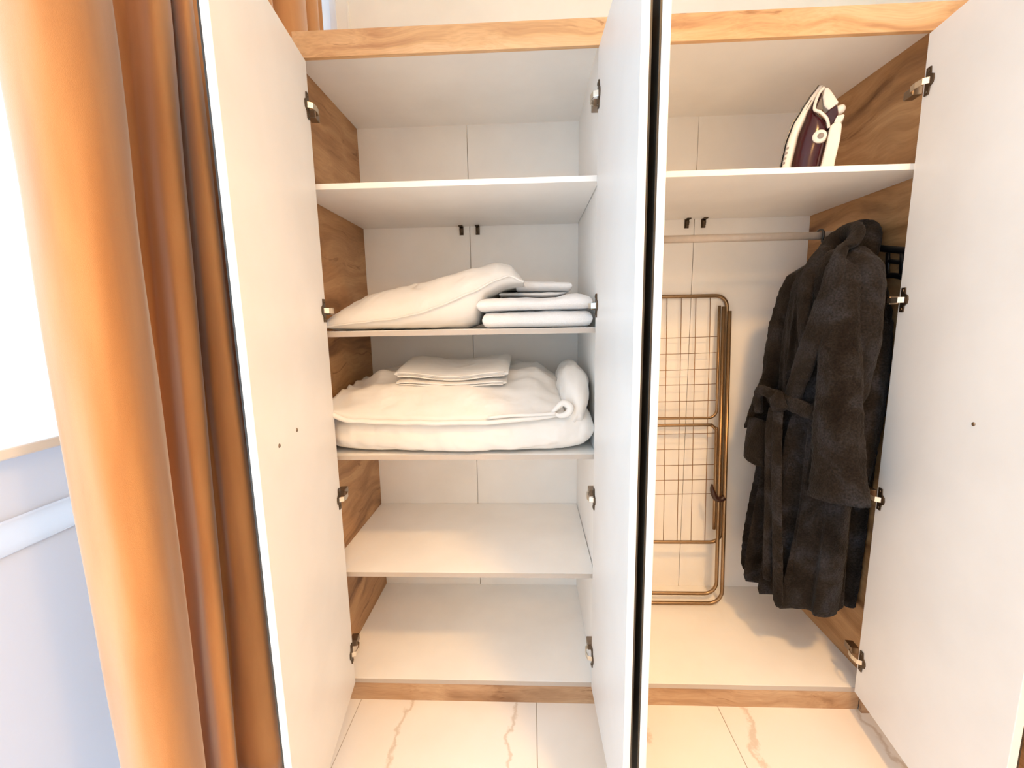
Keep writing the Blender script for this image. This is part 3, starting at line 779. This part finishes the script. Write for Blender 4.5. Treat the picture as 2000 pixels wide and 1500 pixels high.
def band(name, pts, width, th, parent, amp=.003):
    """flat plush strip along pts (s, off, z), wide in the s-z plane"""
    Q = smooth_path([(a, b, c) for a, b, c in pts], 8); R = []; L = len(Q); n = 20
    for i, q in enumerate(Q):
        t = (Q[min(L - 1, i + 1)] - Q[max(0, i - 1)]); tt = Vector((t.x, 0, t.z)); tt = tt.normalized() if tt.length > 1e-6 else Vector((0, 0, -1))
        sd = Vector((-tt.z, 0, tt.x)); ring = []
        w = width[min(L - 1, i) * (len(width) - 1) // max(1, L - 1)] if isinstance(width, (list, tuple)) else width
        e_ = 1 if 0 < i < L - 1 else .6
        for k in range(n):
            an = 2 * math.pi * k / n; x, y = math.cos(an), math.sin(an)
            x = math.copysign(abs(x) ** .7, x)
            P = RP(q.x + sd.x * x * w / 2 * e_, q.y + y * th / 2 * e_, q.z + sd.z * x * w / 2 * e_); f = fuzz(P, amp)
            ring.append(P + Vector((RN.x * f * y, RN.y * f * y, f * x)))
        R.append(ring)
    return rings(name, R, M_ROBE, parent)

def hanger(s0, off, label, zc, reach=.21):
    P0 = RP(s0, off, zc)
    root = empty('clothes_hanger', P0, label, 'hanger', 'black hangers on the rail')
    arm = [RP(s0 - reach, off, zc - .085), RP(s0 - reach * .55, off, zc - .045), RP(s0 - .03, off, zc - .012), RP(s0 + .03, off, zc - .012), RP(s0 + reach * .55, off, zc - .040), RP(s0 + reach, off, zc - .066)]
    fl = (Vector((RN.x, RN.y, 0)), .55)
    tube('arm', smooth_path(arm, 6), .0105, M_BLACKP, root, 10, flat=fl)
    low = [RP(s0 - reach, off, zc - .088), RP(s0 - reach * .6, off, zc - .115), RP(s0, off, zc - .125), RP(s0 + reach * .6, off, zc - .118), RP(s0 + reach * .86, off, zc - .135), RP(s0 + reach, off, zc - .120), RP(s0 + reach * 1.02, off, zc - .070)]
    tube('lower_bar', smooth_path(low, 6), .0085, M_BLACKP, root, 10, flat=fl)
    for k in (.55, .72, .88):
        tube('strut', [RP(s0 + reach * k, off, zc - .035 - .028 * k), RP(s0 + reach * (k + .02), off, zc - .12)], .0068, M_BLACKP, root, 8, flat=fl)
    tube('strut', smooth_path([RP(s0 + reach * .56, off, zc - .075), RP(s0 + reach * .8, off, zc - .088), RP(s0 + reach * 1.0, off, zc - .098)], 4), .0065, M_BLACKP, root, 8, flat=fl)
    # hook passes over the rail
    c = Vector((P0.x, ry, rz))
    stem = [RP(s0, off, zc - .014), RP(s0, off, zc - .004), Vector((P0.x, ry - .016, rz - .024))] 
    path = smooth_path(stem + [c + Vector((0, -.0185, -.004)), c + Vector((0, -.016, .011)), c + Vector((0, 0, .0185)), c + Vector((0, .016, .011)), c + Vector((0, .0175, -.006))], 4)
    tube('hook', path, .0035, M_BLACKP, root, 8)

def robe_main():
    root = empty('bathrobe', RP(.30, 0, .28), 'dark charcoal plush bathrobe with tied belt, front one on the rail', 'bathrobe', 'bathrobes on the rail')
    robe_loft('body', [(1.475, .33, .43, .030, .0), (1.455, .28, .455, .045, .0), (1.42, .205, .49, .058, .0), (1.36, .19, .50, .066, .0), (1.20, .185, .50, .072, 0), (1.05, .185, .48, .068, 0), (.985, .185, .455, .060, 0), (.92, .150, .455, .072, 0), (.72, .115, .455, .080, 0), (.50, .09, .450, .085, 0), (.30, .075, .440, .088, 0), (.272, .080, .436, .080, 0)],
              root, 150, (.025, 4.0, .6), 96, lambda s, z: (.03 * max(0, (s - .30)) / .15 + .006 * math.sin(s * 50)) * max(0, (.6 - z) / .35))
    sleeve('sleeve', [(1.43, .235, 0, .045, .050), (1.36, .205, .0, .052, .054), (1.235, .170, .005, .048, .052), (1.08, .155, .01, .048, .050), (.95, .112, .015, .046, .046), (.848, .078, .02, .042, .042)], root, seed=2)
    sleeve('sleeve', [(1.44, .415, .03, .036, .045), (1.38, .430, .040, .046, .050), (1.24, .437, .052, .050, .052), (1.05, .457, .060, .060, .050), (.95, .470, .066, .066, .050), (.85, .484, .070, .074, .050), (.735, .502, .074, .088, .050)], root, seed=7)
    # stand of the collar round the neck and the crossed lapels
    band('collar', [(.315, .025, 1.440), (.318, .0, 1.492), (.345, -.02, 1.522), (.385, -.015, 1.525), (.415, .010, 1.505), (.425, .045, 1.465)], .055, .040, root)
    band('lapel', [(.405, .030, 1.490), (.425, .070, 1.44), (.425, .086, 1.36), (.405, .094, 1.26), (.372, .094, 1.16), (.335, .086, 1.07), (.305, .076, 1.00)], [.045, .06, .075, .075, .065, .05], .030, root)
    band('lapel', [(.330, .020, 1.490), (.315, .055, 1.43), (.320, .072, 1.34), (.340, .078, 1.24), (.365, .080, 1.14)], [.04, .055, .06, .05], .026, root)
    # belt round the waist, knot, loops and tails
    band('belt', [(.172, .0, .975), (.180, .055, .985), (.225, .080, 1.000), (.290, .086, .995), (.350, .088, .985), (.410, .086, .980), (.450, .06, .985)], .050, .026, root)
    band('belt_loop', [(.285, .09, .985), (.245, .108, 1.012), (.200, .108, 1.018), (.178, .100, .985), (.185, .098, .930)], .036, .024, root)
    band('belt_knot', [(.262, .10, 1.005), (.285, .112, .990), (.298, .106, .962)], .058, .036, root)
    band('belt_tail', [(.285, .106, .975), (.292, .110, .88), (.306, .112, .74), (.325, .112, .58), (.345, .114, .42), (.362, .116, .292)], .040, .018, root)
    band('belt_tail', [(.262, .104, .970), (.258, .108, .88), (.268, .108, .74), (.28, .108, .60), (.287, .108, .47), (.292, .106, .345)], .040, .018, root)
    band('pocket', [(.180, .088, .905), (.178, .094, .86), (.172, .096, .80), (.168, .094, .735)], .105, .020, root)

def robe_back():
    root = empty('bathrobe', RP(.37, -.115, .30), 'second dark plush bathrobe hanging nearest the oak side panel', 'bathrobe', 'bathrobes on the rail')
    robe_loft('body', [(1.475, .25, .325, .026, -.115), (1.45, .22, .345, .034, -.115), (1.42, .18, .37, .038, -.115), (1.39, .17, .395, .040, -.115), (1.33, .16, .42, .042, -.115), (1.25, .16, .435, .044, -.115), (1.0, .16, .44, .044, -.115), (.70, .14, .43, .048, -.115), (.40, .13, .425, .050, -.115), (.30, .13, .42, .046, -.115)], root, 110, (.010, 3.5, 2.0), 80)
    sleeve('sleeve', [(1.415, .355, -.095, .028, .030), (1.36, .385, -.095, .038, .036), (1.24, .415, -.09, .045, .038), (1.09, .425, -.085, .046, .038), (.90, .418, -.08, .046, .038), (.715, .405, -.076, .046, .036)], root, seed=11)
    band('collar', [(.235, -.10, 1.44), (.255, -.10, 1.49), (.275, -.11, 1.535), (.315, -.115, 1.545), (.350, -.11, 1.525), (.362, -.095, 1.475), (.352, -.085, 1.43)], .060, .045, root)
    band('front_edge', [(.352, -.075, 1.42), (.380, -.066, 1.2), (.388, -.064, .95), (.380, -.064, .70), (.388, -.060, .5), (.398, -.058, .29)], [.05, .07, .08, .08, .075, .06], .034, root)
    band('belt', [(.16, -.11, .985), (.22, -.068, .99), (.32, -.064, .99), (.42, -.066, .985), (.455, -.10, .985)], .045, .02, root)
hanger(.33, .0, 'black hanger holding the front bathrobe', 1.490, .10)
hanger(.27, -.118, 'black plastic hanger with cut-outs jutting out by the rightmost door', 1.510, .245)
robe_main(); robe_back()
